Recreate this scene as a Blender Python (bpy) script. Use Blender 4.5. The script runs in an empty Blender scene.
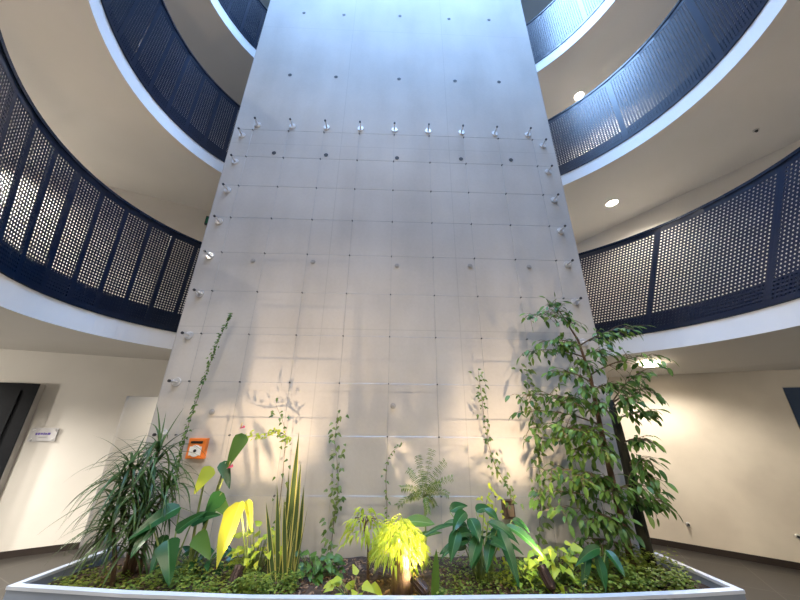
import bpy, math, random
from mathutils import Vector, Matrix
rnd = random.Random(7)
scene = bpy.context.scene
COL = scene.collection
V = Vector
PI = math.pi

# ------------------------------------------------------------------ camera
EYE = V((0.0, 0.0, 1.72))
PITCH, ROLL, YAW, FPX = 0.36256, 0.0110, 0.02848, 300.0
_F = V((math.sin(YAW)*math.cos(PITCH), math.cos(YAW)*math.cos(PITCH), math.sin(PITCH)))
_R = V((math.cos(YAW), -math.sin(YAW), 0.0))
_U = _R.cross(_F)
CR = _R*math.cos(ROLL) + _U*math.sin(ROLL)
CU = -_R*math.sin(ROLL) + _U*math.cos(ROLL)
cam_d = bpy.data.cameras.new('camera')
cam_d.sensor_width = 36.0
cam_d.lens = 36.0*FPX/800.0
cam_d.clip_start = 0.05
cam = bpy.data.objects.new('camera', cam_d)
COL.objects.link(cam)
cam.matrix_world = Matrix(((CR.x, CU.x, -_F.x, EYE.x), (CR.y, CU.y, -_F.y, EYE.y), (CR.z, CU.z, -_F.z, EYE.z), (0, 0, 0, 1)))
scene.camera = cam

def ray(x, y):
    return _F + CR*((x-400.0)/FPX) + CU*((300.0-y)/FPX)
def at(x, y, Y):                       # surveyed point on the vertical plane at distance Y
    d = ray(x, y)
    return EYE + d*(Y/d.y)
def atz(x, y, z):                      # surveyed point on the level plane at height z
    d = ray(x, y)
    return EYE + d*((z-EYE.z)/d.z)
def atw(x, y, p, n):                   # surveyed point on any plane
    d = ray(x, y)
    return EYE + d*((V(p)-EYE).dot(V(n))/d.dot(V(n)))

# ------------------------------------------------------------------ view
scene.view_settings.view_transform = 'Standard'
scene.view_settings.look = 'None'
scene.view_settings.gamma = 1.0
scene.view_settings.use_curve_mapping = False
scene.view_settings.exposure = 1.08

# ------------------------------------------------------------------ helpers
class MB:
    def __init__(s):
        s.v, s.f, s.m = [], [], []
    def add(s, vs, fs, mi=0):
        o = len(s.v)
        s.v.extend([tuple(p) for p in vs])
        for f in fs:
            s.f.append(tuple(i+o for i in f)); s.m.append(mi)
    def box(s, c, size, rot=None, mi=0):
        hx, hy, hz = size[0]/2, size[1]/2, size[2]/2
        vs = [V((x, y, z)) for x in (-hx, hx) for y in (-hy, hy) for z in (-hz, hz)]
        if rot is not None: vs = [rot @ p for p in vs]
        vs = [p + V(c) for p in vs]
        s.add(vs, [(0,1,3,2),(4,6,7,5),(0,4,5,1),(2,3,7,6),(0,2,6,4),(1,5,7,3)], mi)
    def tube(s, pts, rad, n=8, cap=True, mi=0):
        pts = [V(p) for p in pts]
        if not hasattr(rad, '__len__'): rad = [rad]*len(pts)
        t0 = (pts[1]-pts[0]).normalized()
        a = t0.orthogonal().normalized()
        rings = []
        for i, p in enumerate(pts):
            if i == 0: t = t0
            elif i == len(pts)-1: t = (pts[i]-pts[i-1]).normalized()
            else: t = (pts[i+1]-pts[i-1]).normalized()
            a = (a - t*a.dot(t))
            a = a.normalized() if a.length > 1e-6 else t.orthogonal().normalized()
            b = t.cross(a)
            rings.append([p + (a*math.cos(2*PI*k/n) + b*math.sin(2*PI*k/n))*rad[i] for k in range(n)])
        vs = [q for r in rings for q in r]
        fs = []
        for i in range(len(pts)-1):
            for k in range(n):
                k2 = (k+1) % n
                fs.append((i*n+k, i*n+k2, (i+1)*n+k2, (i+1)*n+k))
        if cap:
            fs.append(tuple(range(n))[::-1]); fs.append(tuple((len(pts)-1)*n+k for k in range(n)))
        s.add(vs, fs, mi)
    def prism(s, poly, z0, z1, mi=0):
        n = len(poly)
        vs = [(p[0], p[1], z0) for p in poly] + [(p[0], p[1], z1) for p in poly]
        fs = [tuple(range(n))[::-1], tuple(range(n, 2*n))] + [(i, (i+1) % n, n+(i+1) % n, n+i) for i in range(n)]
        s.add(vs, fs, mi)
    def sphere(s, c, r, n=8, m=5, sq=(1, 1, 1), mi=0):
        vs, fs = [], []
        for i in range(m+1):
            th = PI*i/m
            for k in range(n):
                ph = 2*PI*k/n
                vs.append(V(c)+V((r*sq[0]*math.sin(th)*math.cos(ph), r*sq[1]*math.sin(th)*math.sin(ph), r*sq[2]*math.cos(th))))
        for i in range(m):
            for k in range(n):
                fs.append((i*n+k, (i+1)*n+k, (i+1)*n+(k+1) % n, i*n+(k+1) % n))
        s.add(vs, fs, mi)
    def leaf(s, base, d, L, W, prof='oval', droop=0.5, up=None, fold=0.15, n=6, twist=0.0, wave=0.0, mi=0, edge=None, rib=False):
        """a curved leaf blade with a midrib; droop bends it towards the ground along its length"""
        d = V(d).normalized()
        up = V(up) if up is not None else V((0, 0, 1))
        side = d.cross(up)
        if side.length < 1e-3: side = d.cross(V((0.3, 1, 0)))
        side.normalize()
        p = V(base); vs = []
        cols = 3 if edge is None else 5
        for i in range(n+1):
            t = i/n
            nrm = side.cross(d).normalized()
            if prof == 'oval': w = math.sin(PI*min(1, t**0.8))**0.8
            elif prof == 'strap': w = min(1, (t+0.05)*4)*(1-t**3)**0.8
            elif prof == 'sword': w = (0.75+0.25*math.sin(PI*t))*(1-t**4)
            elif prof == 'grass': w = (1-t)**0.6*min(1, 0.5+t*4)
            elif prof == 'heart': w = (min(1, (t+0.02)*6)**0.6)*(1-t)**0.75*1.15
            elif prof == 'ribbon': w = min(1, 0.55+t*3)*(1-t**2.2)
            elif prof == 'acum': w = math.sin(PI*t**0.72)**0.9*(1-0.25*t)
            elif prof == 'lance': w = math.sin(PI*t**0.65)
            else: w = 1
            w = max(w, 0.02)*W*0.5
            a = twist*t
            sd = side*math.cos(a) + nrm*math.sin(a)
            nn = nrm*math.cos(a) - side*math.sin(a)
            wv = math.sin(t*9+base[0]*40)*wave*W
            if cols == 3:
                vs += [p - sd*w + nn*(fold*w+wv), p, p + sd*w + nn*(fold*w-wv)]
            else:
                for q in ((-1, -0.07, 0, 0.07, 1) if rib else (-1, -0.72, 0, 0.72, 1)): vs.append(p + sd*w*q + nn*(fold*w*abs(q) + (wv*q if rib else 0)))
            d = (d + V((0, 0, -1))*droop/n)
            d.normalize()
            side = (side - d*side.dot(d)).normalized()
            p = p + d*(L/n)
        for i in range(n):
            for c in range(cols-1):
                a = i*cols+c
                mm = mi if edge is None or ((c in (1, 2)) != rib) else edge
                o = len(s.v)
                s.f.append((o+a, o+a+1, o+a+cols+1, o+a+cols)); s.m.append(mm)
        s.v.extend([tuple(q) for q in vs])
    def build(s, name, mats, parent=None, smooth=False, loc=None):
        me = bpy.data.meshes.new(name)
        loc = V(loc) if loc is not None else V((0, 0, 0))
        me.from_pydata([(p[0]-loc.x, p[1]-loc.y, p[2]-loc.z) for p in s.v], [], s.f)
        if not isinstance(mats, (list, tuple)): mats = [mats]
        for m in mats: me.materials.append(m)
        if len(mats) > 1: me.polygons.foreach_set('material_index', s.m)
        if smooth: me.polygons.foreach_set('use_smooth', [True]*len(me.polygons))
        me.update()
        o = bpy.data.objects.new(name, me)
        COL.objects.link(o)
        o.location = loc
        if parent is not None: o.parent = parent
        return o

def thing(name, label, cat, loc=(0, 0, 0), group=None):
    o = bpy.data.objects.new(name, None)
    o.empty_display_size = 0.05
    COL.objects.link(o)
    o.location = loc
    o['label'] = label; o['category'] = cat
    if group: o['group'] = group
    return o
def tag(o, label, cat, group=None, kind=None):
    o['label'] = label; o['category'] = cat
    if group: o['group'] = group
    if kind: o['kind'] = kind
    return o
def struct(o):
    o['kind'] = 'structure'
    return o
def part(mb, name, mats, root, smooth=False):
    off = V(root.location)
    if root.parent is not None: off = off + V(root.parent.location)
    mb.v = [(p[0]-off.x, p[1]-off.y, p[2]-off.z) for p in mb.v]
    return mb.build(name, mats, root, smooth)

# ------------------------------------------------------------------ materials
def newmat(name):
    m = bpy.data.materials.new(name)
    m.use_nodes = True
    nt = m.node_tree
    return m, nt, nt.nodes['Principled BSDF']
def noise_mat(name, c1, c2, scale=4.0, rough=0.6, bump=0.0, detail=6, metallic=0.0, bscale=None, spec=0.5, stretch=None):
    m, nt, b = newmat(name)
    tc = nt.nodes.new('ShaderNodeTexCoord')
    n = nt.nodes.new('ShaderNodeTexNoise')
    n.inputs['Scale'].default_value = scale; n.inputs['Detail'].default_value = detail
    src = tc.outputs['Object']
    if stretch:
        mp = nt.nodes.new('ShaderNodeMapping'); mp.inputs['Scale'].default_value = stretch
        nt.links.new(src, mp.inputs['Vector']); src = mp.outputs['Vector']
    nt.links.new(src, n.inputs['Vector'])
    r = nt.nodes.new('ShaderNodeValToRGB')
    r.color_ramp.elements[0].position = 0.3; r.color_ramp.elements[1].position = 0.7
    r.color_ramp.elements[0].color = (*c1, 1); r.color_ramp.elements[1].color = (*c2, 1)
    nt.links.new(n.outputs['Fac'], r.inputs['Fac'])
    nt.links.new(r.outputs['Color'], b.inputs['Base Color'])
    b.inputs['Roughness'].default_value = rough
    b.inputs['Metallic'].default_value = metallic
    b.inputs['Specular IOR Level'].default_value = spec
    if bump:
        n2 = nt.nodes.new('ShaderNodeTexNoise')
        n2.inputs['Scale'].default_value = bscale or scale*4; n2.inputs['Detail'].default_value = 4
        nt.links.new(src, n2.inputs['Vector'])
        bp = nt.nodes.new('ShaderNodeBump'); bp.inputs['Strength'].default_value = bump; bp.inputs['Distance'].default_value = 0.02
        nt.links.new(n2.outputs['Fac'], bp.inputs['Height'])
        nt.links.new(bp.outputs['Normal'], b.inputs['Normal'])
    return m
def leaf_mat(name, c1, c2, rough=0.4, trans=0.3, tcol=None):
    m, nt, b = newmat(name)
    g = nt.nodes.new('ShaderNodeNewGeometry')
    r = nt.nodes.new('ShaderNodeValToRGB')
    r.color_ramp.elements[0].color = (*c1, 1); r.color_ramp.elements[1].color = (*c2, 1)
    nt.links.new(g.outputs['Random Per Island'], r.inputs['Fac'])
    nt.links.new(r.outputs['Color'], b.inputs['Base Color'])
    b.inputs['Roughness'].default_value = rough
    b.inputs['Specular IOR Level'].default_value = 0.3
    t = nt.nodes.new('ShaderNodeBsdfTranslucent')
    if tcol: t.inputs['Color'].default_value = (*tcol, 1)
    else: nt.links.new(r.outputs['Color'], t.inputs['Color'])
    mx = nt.nodes.new('ShaderNodeMixShader'); mx.inputs['Fac'].default_value = trans
    nt.links.new(b.outputs['BSDF'], mx.inputs[1]); nt.links.new(t.outputs['BSDF'], mx.inputs[2])
    nt.links.new(mx.outputs['Shader'], nt.nodes['Material Output'].inputs['Surface'])
    return m
def emit_mat(name, col, strength):
    m, nt, b = newmat(name)
    b.inputs['Base Color'].default_value = (*col, 1)
    b.inputs['Emission Color'].default_value = (*col, 1)
    b.inputs['Emission Strength'].default_value = strength
    return m

def concrete_mat():
    m, nt, b = newmat('fair_faced_concrete')
    tc = nt.nodes.new('ShaderNodeTexCoord')
    def nz(scale, det, st=None):
        src = tc.outputs['Object']
        if st:
            mp = nt.nodes.new('ShaderNodeMapping'); mp.inputs['Scale'].default_value = st
            nt.links.new(src, mp.inputs['Vector']); src = mp.outputs['Vector']
        n = nt.nodes.new('ShaderNodeTexNoise'); n.inputs['Scale'].default_value = scale; n.inputs['Detail'].default_value = det
        nt.links.new(src, n.inputs['Vector'])
        return n.outputs['Fac']
    big = nz(1.1, 5); streak = nz(1.0, 4, (2.2, 2.2, 0.5)); fine = nz(30, 3)
    mx = nt.nodes.new('ShaderNodeMath'); mx.operation = 'ADD'
    nt.links.new(big, mx.inputs[0]); nt.links.new(streak, mx.inputs[1])
    m2 = nt.nodes.new('ShaderNodeMath'); m2.operation = 'MULTIPLY_ADD'
    nt.links.new(fine, m2.inputs[0]); m2.inputs[1].default_value = 0.25; nt.links.new(mx.outputs[0], m2.inputs[2])
    r = nt.nodes.new('ShaderNodeValToRGB')
    r.color_ramp.elements[0].position = 0.75; r.color_ramp.elements[1].position = 1.5
    r.color_ramp.elements[0].color = (0.415, 0.392, 0.365, 1); r.color_ramp.elements[1].color = (0.56, 0.535, 0.503, 1)
    mr = nt.nodes.new('ShaderNodeMapRange'); mr.inputs['From Min'].default_value = 0.75; mr.inputs['From Max'].default_value = 1.5
    nt.links.new(m2.outputs[0], mr.inputs['Value'])
    r.color_ramp.elements[0].position = 0.0; r.color_ramp.elements[1].position = 1.0
    nt.links.new(mr.outputs['Result'], r.inputs['Fac'])
    # formwork panel joints: thin lines in a 1.5 x 1.02 m grid
    sep = nt.nodes.new('ShaderNodeSeparateXYZ'); nt.links.new(tc.outputs['Object'], sep.inputs[0])
    def joint(sock, period, off, width):
        a = nt.nodes.new('ShaderNodeMath'); a.operation = 'ADD'; a.inputs[1].default_value = off; nt.links.new(sock, a.inputs[0])
        p = nt.nodes.new('ShaderNodeMath'); p.operation = 'PINGPONG'; p.inputs[1].default_value = period/2; nt.links.new(a.outputs[0], p.inputs[0])
        l = nt.nodes.new('ShaderNodeMath'); l.operation = 'LESS_THAN'; l.inputs[1].default_value = width; nt.links.new(p.outputs[0], l.inputs[0])
        return l.outputs[0]
    jx = joint(sep.outputs['X'], 1.56, 0.78, 0.005); jz = joint(sep.outputs['Z'], 2.7, 0.1, 0.005)
    mxj = nt.nodes.new('ShaderNodeMath'); mxj.operation = 'MAXIMUM'; nt.links.new(jx, mxj.inputs[0]); nt.links.new(jz, mxj.inputs[1])
    mul = nt.nodes.new('ShaderNodeMath'); mul.operation = 'MULTIPLY'; mul.inputs[1].default_value = 0.16; nt.links.new(mxj.outputs[0], mul.inputs[0])
    mix = nt.nodes.new('ShaderNodeMixRGB'); mix.inputs['Color2'].default_value = (0.12, 0.115, 0.11, 1)
    nt.links.new(mul.outputs[0], mix.inputs['Fac']); nt.links.new(r.outputs['Color'], mix.inputs['Color1'])
    nt.links.new(mix.outputs['Color'], b.inputs['Base Color'])
    b.inputs['Roughness'].default_value = 0.8
    b.inputs['Specular IOR Level'].default_value = 0.25
    bp = nt.nodes.new('ShaderNodeBump'); bp.inputs['Strength'].default_value = 0.08; bp.inputs['Distance'].default_value = 0.01
    nt.links.new(fine, bp.inputs['Height']); nt.links.new(bp.outputs['Normal'], b.inputs['Normal'])
    return m

def tile_mat():
    m, nt, b = newmat('floor_tiles')
    tc = nt.nodes.new('ShaderNodeTexCoord')
    mp = nt.nodes.new('ShaderNodeMapping'); mp.inputs['Rotation'].default_value = (0, 0, math.radians(28))
    nt.links.new(tc.outputs['Object'], mp.inputs['Vector'])
    br = nt.nodes.new('ShaderNodeTexBrick')
    br.inputs['Color1'].default_value = (0.034, 0.031, 0.027, 1); br.inputs['Color2'].default_value = (0.042, 0.038, 0.033, 1)
    br.inputs['Mortar'].default_value = (0.085, 0.078, 0.068, 1)
    br.inputs['Scale'].default_value = 1.0; br.inputs['Mortar Size'].default_value = 0.006
    br.inputs['Brick Width'].default_value = 0.6; br.inputs['Row Height'].default_value = 0.6; br.offset = 0.0
    nt.links.new(mp.outputs['Vector'], br.inputs['Vector'])
    nt.links.new(br.outputs['Color'], b.inputs['Base Color'])
    b.inputs['Roughness'].default_value = 0.35
    return m

CONCRETE = concrete_mat()
GFLOOR = noise_mat('grey_gallery_floor', (0.26, 0.25, 0.24), (0.30, 0.29, 0.28), 3.0, 0.5)
TILE = tile_mat()
SOFFIT = noise_mat('painted_soffit', (0.57, 0.55, 0.515), (0.61, 0.59, 0.555), 1.2, 0.75)
WHITE = noise_mat('white_fascia_paint', (0.86, 0.87, 0.88), (0.89, 0.90, 0.91), 2.0, 0.35)
PLASTER_L = noise_mat('white_wall_paint', (0.66, 0.63, 0.58), (0.72, 0.69, 0.64), 1.5, 0.7, 0.02)
PLASTER_R = noise_mat('beige_trowelled_plaster', (0.56, 0.50, 0.41), (0.68, 0.615, 0.51), 1.8, 0.6, 0.05, detail=8)
NAVY = noise_mat('navy_powder_coat', (0.0016, 0.0085, 0.029), (0.0024, 0.012, 0.038), 3.0, 0.30, spec=0.5)
for _m in (NAVY,):
    _b = _m.node_tree.nodes['Principled BSDF']; _b.inputs['Coat Weight'].default_value = 0.4; _b.inputs['Coat Roughness'].default_value = 0.2
NAVY_EDGE = noise_mat('navy_handrail_paint', (0.008, 0.014, 0.03), (0.012, 0.02, 0.04), 3.0, 0.25, spec=0.6)
DARKDOOR = noise_mat('dark_door_laminate', (0.003, 0.0035, 0.005), (0.005, 0.006, 0.008), 3.0, 0.6, spec=0.15)
BLUEDOOR = noise_mat('blue_door_laminate', (0.012, 0.035, 0.085), (0.016, 0.043, 0.10), 3.0, 0.4)
GREYFRAME = noise_mat('grey_door_frame', (0.40, 0.39, 0.37), (0.45, 0.44, 0.42), 3.0, 0.5)
BASEB = noise_mat('dark_baseboard', (0.018, 0.012, 0.010), (0.026, 0.018, 0.014), 6.0, 0.5)
PLANTER = noise_mat('blue_grey_planter_steel', (0.20, 0.245, 0.32), (0.23, 0.275, 0.35), 3.0, 0.38, spec=0.5)
SOIL = noise_mat('dark_potting_soil', (0.030, 0.018, 0.011), (0.10, 0.062, 0.040), 28.0, 0.95, 0.8)
CHIP = leaf_mat('bark_chips', (0.10, 0.055, 0.03), (0.34, 0.22, 0.14), 0.9, 0.0)
STEEL = noise_mat('stainless_steel', (0.72, 0.72, 0.72), (0.80, 0.80, 0.80), 20, 0.35, metallic=0.75)
WIRE = noise_mat('steel_wire', (0.34, 0.34, 0.34), (0.42, 0.42, 0.42), 40, 0.4, metallic=0.6)
DARKMET = noise_mat('dark_clamp_metal', (0.05, 0.05, 0.055), (0.08, 0.08, 0.085), 20, 0.35, metallic=0.7)
HOLE = noise_mat('tie_hole_plug_dark', (0.03, 0.03, 0.035), (0.05, 0.05, 0.055), 20, 0.7)
PLUG = noise_mat('tie_hole_plug_pale', (0.27, 0.265, 0.255), (0.34, 0.33, 0.32), 20, 0.6)
BRONZE = noise_mat('bronze_lamp_body', (0.040, 0.022, 0.016), (0.06, 0.034, 0.024), 12, 0.38, metallic=0.4)
ORANGE = noise_mat('orange_plastic', (0.75, 0.20, 0.035), (0.80, 0.23, 0.045), 8, 0.35)
WPLASTIC = noise_mat('white_plastic', (0.72, 0.72, 0.70), (0.78, 0.78, 0.76), 8, 0.35)
BLACK = noise_mat('black_plastic', (0.012, 0.012, 0.012), (0.02, 0.02, 0.02), 8, 0.4)
BROWNBOX = noise_mat('brown_box_plastic', (0.055, 0.028, 0.018), (0.075, 0.04, 0.026), 8, 0.4)
TANBOX = noise_mat('tan_box_face', (0.30, 0.19, 0.12), (0.36, 0.23, 0.15), 8, 0.5)
PURPLE = noise_mat('purple_print', (0.10, 0.06, 0.35), (0.13, 0.08, 0.42), 8, 0.5)
GREYPRINT = noise_mat('grey_print', (0.30, 0.30, 0.31), (0.36, 0.36, 0.37), 8, 0.5)
PLATE = noise_mat('acrylic_plate', (0.62, 0.61, 0.62), (0.66, 0.65, 0.66), 8, 0.15)
GREEN_SIGN = emit_mat('green_exit_face', (0.01, 0.10, 0.05), 0.08)
LAMP = emit_mat('downlight_lens', (1.0, 0.86, 0.66), 30.0)
SPOTLENS = emit_mat('spot_lens', (1.0, 0.85, 0.62), 40.0)

L_DRAC = leaf_mat('dracaena_leaf', (0.028, 0.065, 0.018), (0.085, 0.15, 0.04), 0.42, 0.2)
L_DARK = leaf_mat('dark_glossy_leaf', (0.012, 0.060, 0.016), (0.032, 0.115, 0.028), 0.32, 0.2)
L_MID = leaf_mat('mid_green_leaf', (0.055, 0.14, 0.020), (0.13, 0.24, 0.045), 0.42, 0.35)
L_FICUS = leaf_mat('ficus_leaf', (0.030, 0.095, 0.018), (0.16, 0.27, 0.05), 0.42, 0.32)
L_LIME = leaf_mat('lime_leaf', (0.30, 0.42, 0.03), (0.54, 0.58, 0.07), 0.45, 0.35)
L_YELL = leaf_mat('yellow_leaf', (0.50, 0.47, 0.03), (0.58, 0.54, 0.04), 0.5, 0.3)
L_COVER = leaf_mat('ground_cover_leaf', (0.06, 0.12, 0.012), (0.30, 0.36, 0.06), 0.5, 0.35)
L_IVY = leaf_mat('vine_leaf', (0.065, 0.13, 0.025), (0.19, 0.25, 0.06), 0.45, 0.3)
L_SANS = leaf_mat('snake_plant_green', (0.045, 0.085, 0.025), (0.10, 0.14, 0.045), 0.4, 0.08)
L_SANSY = leaf_mat('snake_plant_yellow_margin', (0.50, 0.46, 0.11), (0.60, 0.54, 0.16), 0.4, 0.1)
RIBS = {'dark_glossy_leaf': leaf_mat('dark_leaf_midrib', (0.06, 0.16, 0.05), (0.08, 0.2, 0.06), 0.4, 0.2), 'mid_green_leaf': leaf_mat('mid_leaf_midrib', (0.16, 0.26, 0.07), (0.2, 0.3, 0.09), 0.4, 0.2), 'yellow_leaf': leaf_mat('yellow_leaf_midrib', (0.5, 0.45, 0.05), (0.55, 0.5, 0.06), 0.4, 0.2)}
PINK = leaf_mat('pink_spathe', (0.65, 0.05, 0.10), (0.75, 0.10, 0.16), 0.3, 0.25)
SPADIX = noise_mat('yellow_spadix', (0.75, 0.55, 0.15), (0.8, 0.6, 0.2), 30, 0.5)
BARK = noise_mat('brown_bark', (0.075, 0.042, 0.025), (0.19, 0.115, 0.07), 9, 0.85, 0.5, stretch=(3, 3, 0.6))
BARKD = noise_mat('dark_bark', (0.012, 0.012, 0.008), (0.035, 0.034, 0.020), 12, 0.9, 0.5, stretch=(3, 3, 0.6))
STEM = noise_mat('green_stem', (0.12, 0.17, 0.04), (0.20, 0.25, 0.07), 10, 0.5)
STEMB = noise_mat('brown_stem', (0.10, 0.075, 0.04), (0.17, 0.12, 0.07), 10, 0.6)

# ------------------------------------------------------------------ building shell
def h(v): return EYE.z + v             # heights measured from the eye
TOWER_Y, TOWER_HW = 3.27, 2.345
G1 = (0.196, 2.897, 3.585, 2.52, -0.133)     # first gallery edge in plan
G2 = (0.278, 2.583, 3.665, 2.684, -0.188)    # galleries above
def ell(E, a, off=0.0):
    cx, cy, A, B, t = E
    u, v = (A+off)*math.cos(a), (B+off)*math.sin(a)
    return V((cx + u*math.cos(t) - v*math.sin(t), cy + u*math.sin(t) + v*math.cos(t)))
def edge1(a, off=0.0):                 # first gallery: follows G2 on the near side
    p, q = ell(G1, a, off), ell(G2, a, off)
    w = min(1, max(0, (p.y-0.4)/1.4)); w = w*w*(3-2*w)
    return q.lerp(p, w)
def edge2(a, off=0.0): return ell(G2, a, off)
LEVELS = [(0.800, 1.035, 2.434, edge1, edge2), (3.808, 4.029, 5.403, edge2, edge2),
          (6.828, 7.081, 8.462, edge2, edge2), (9.85, 10.08, 11.46, edge2, edge2)]

# floor
mb = MB(); mb.box((0, 1.5, -0.05), (19, 15, 0.1))
struct(mb.build('floor', TILE))

# concrete lift tower
mb = MB(); mb.box((0, (TOWER_Y+6.4)/2, 6.7), (2*TOWER_HW, 6.4-TOWER_Y, 13.4))
tower = struct(mb.build('wall_tower', CONCRETE))
holes = [(304,13,0),(344,15,0),(400,16,0),(449,19,0),(489,20,0),(290,75,0),(336,77,0),(399,79,0),(455,81,0),(499,82,0),
         (274,153,0),(326,155,0),(397,158,0),(461,159,0),(511,160,0),(253,261,1),(313,262,1),(397,266,1),(470,266,1),(529,267,1),
         (212,412,1),(393,406,1)]
for x, y, k in holes:
    p = at(x, y, TOWER_Y)
    mb = MB()
    r = 0.03
    mb.tube([(p.x, TOWER_Y-0.004, p.z), (p.x, TOWER_Y+0.01, p.z)], r, 12)
    if k: mb.tube([(p.x, TOWER_Y-0.010, p.z), (p.x, TOWER_Y-0.003, p.z)], [0.017, 0.02], 10)
    o = mb.build('tie_hole', PLUG if k else HOLE, tower)

# galleries: slab with white fascia, navy slab edge above it
NSEG = 128
OUT = [(-9.0, -5.8), (9.0, -5.8), (9.0, 8.8), (-9.0, 8.8)]
def outer_pt(a):
    c, s = math.cos(a), math.sin(a)
    t = min((9.0/abs(c)) if abs(c) > 1e-6 else 1e9, (7.2/abs(s)) if abs(s) > 1e-6 else 1e9)
    return V((c*t, 1.5+s*t))
def ring_slab(edge, off, z0, z1, dip=0.0):
    mb = MB(); vs = []
    for i in range(NSEG):
        a = 2*PI*i/NSEG
        p, q = edge(a, off), outer_pt(a)
        m = edge(a, off+1.15)
        zq = z0 - dip*min(1, max(0, (p.x-1.0)/1.6))
        vs += [(p.x, p.y, z0), (p.x, p.y, z1), (q.x, q.y, zq), (q.x, q.y, z1), (m.x, m.y, zq)]
    mb.add(vs, [])
    for i in range(NSEG):
        j = (i+1) % NSEG
        mb.f += [(5*i, 5*i+1, 5*j+1, 5*j), (5*i, 5*j, 5*j+4, 5*i+4), (5*i+4, 5*j+4, 5*j+2, 5*i+2), (5*i+1, 5*i+3, 5*j+3, 5*j+1), (5*i+2, 5*j+2, 5*j+3, 5*i+3)]
        mb.m += [1, 0, 0, 0, 0]
    return mb
for n, (lo, up, top, eb, et) in enumerate(LEVELS):
    struct(ring_slab(eb, 0.0, h(lo), h(up), 0.17 if n == 0 else 0.0).build('ceiling_%d' % (n+1), [SOFFIT, WHITE]))
    struct(ring_slab(eb, 0.05, h(up), h(up+0.27)).build('floor_%d' % (n+1), [GFLOOR, NAVY]))

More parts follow.
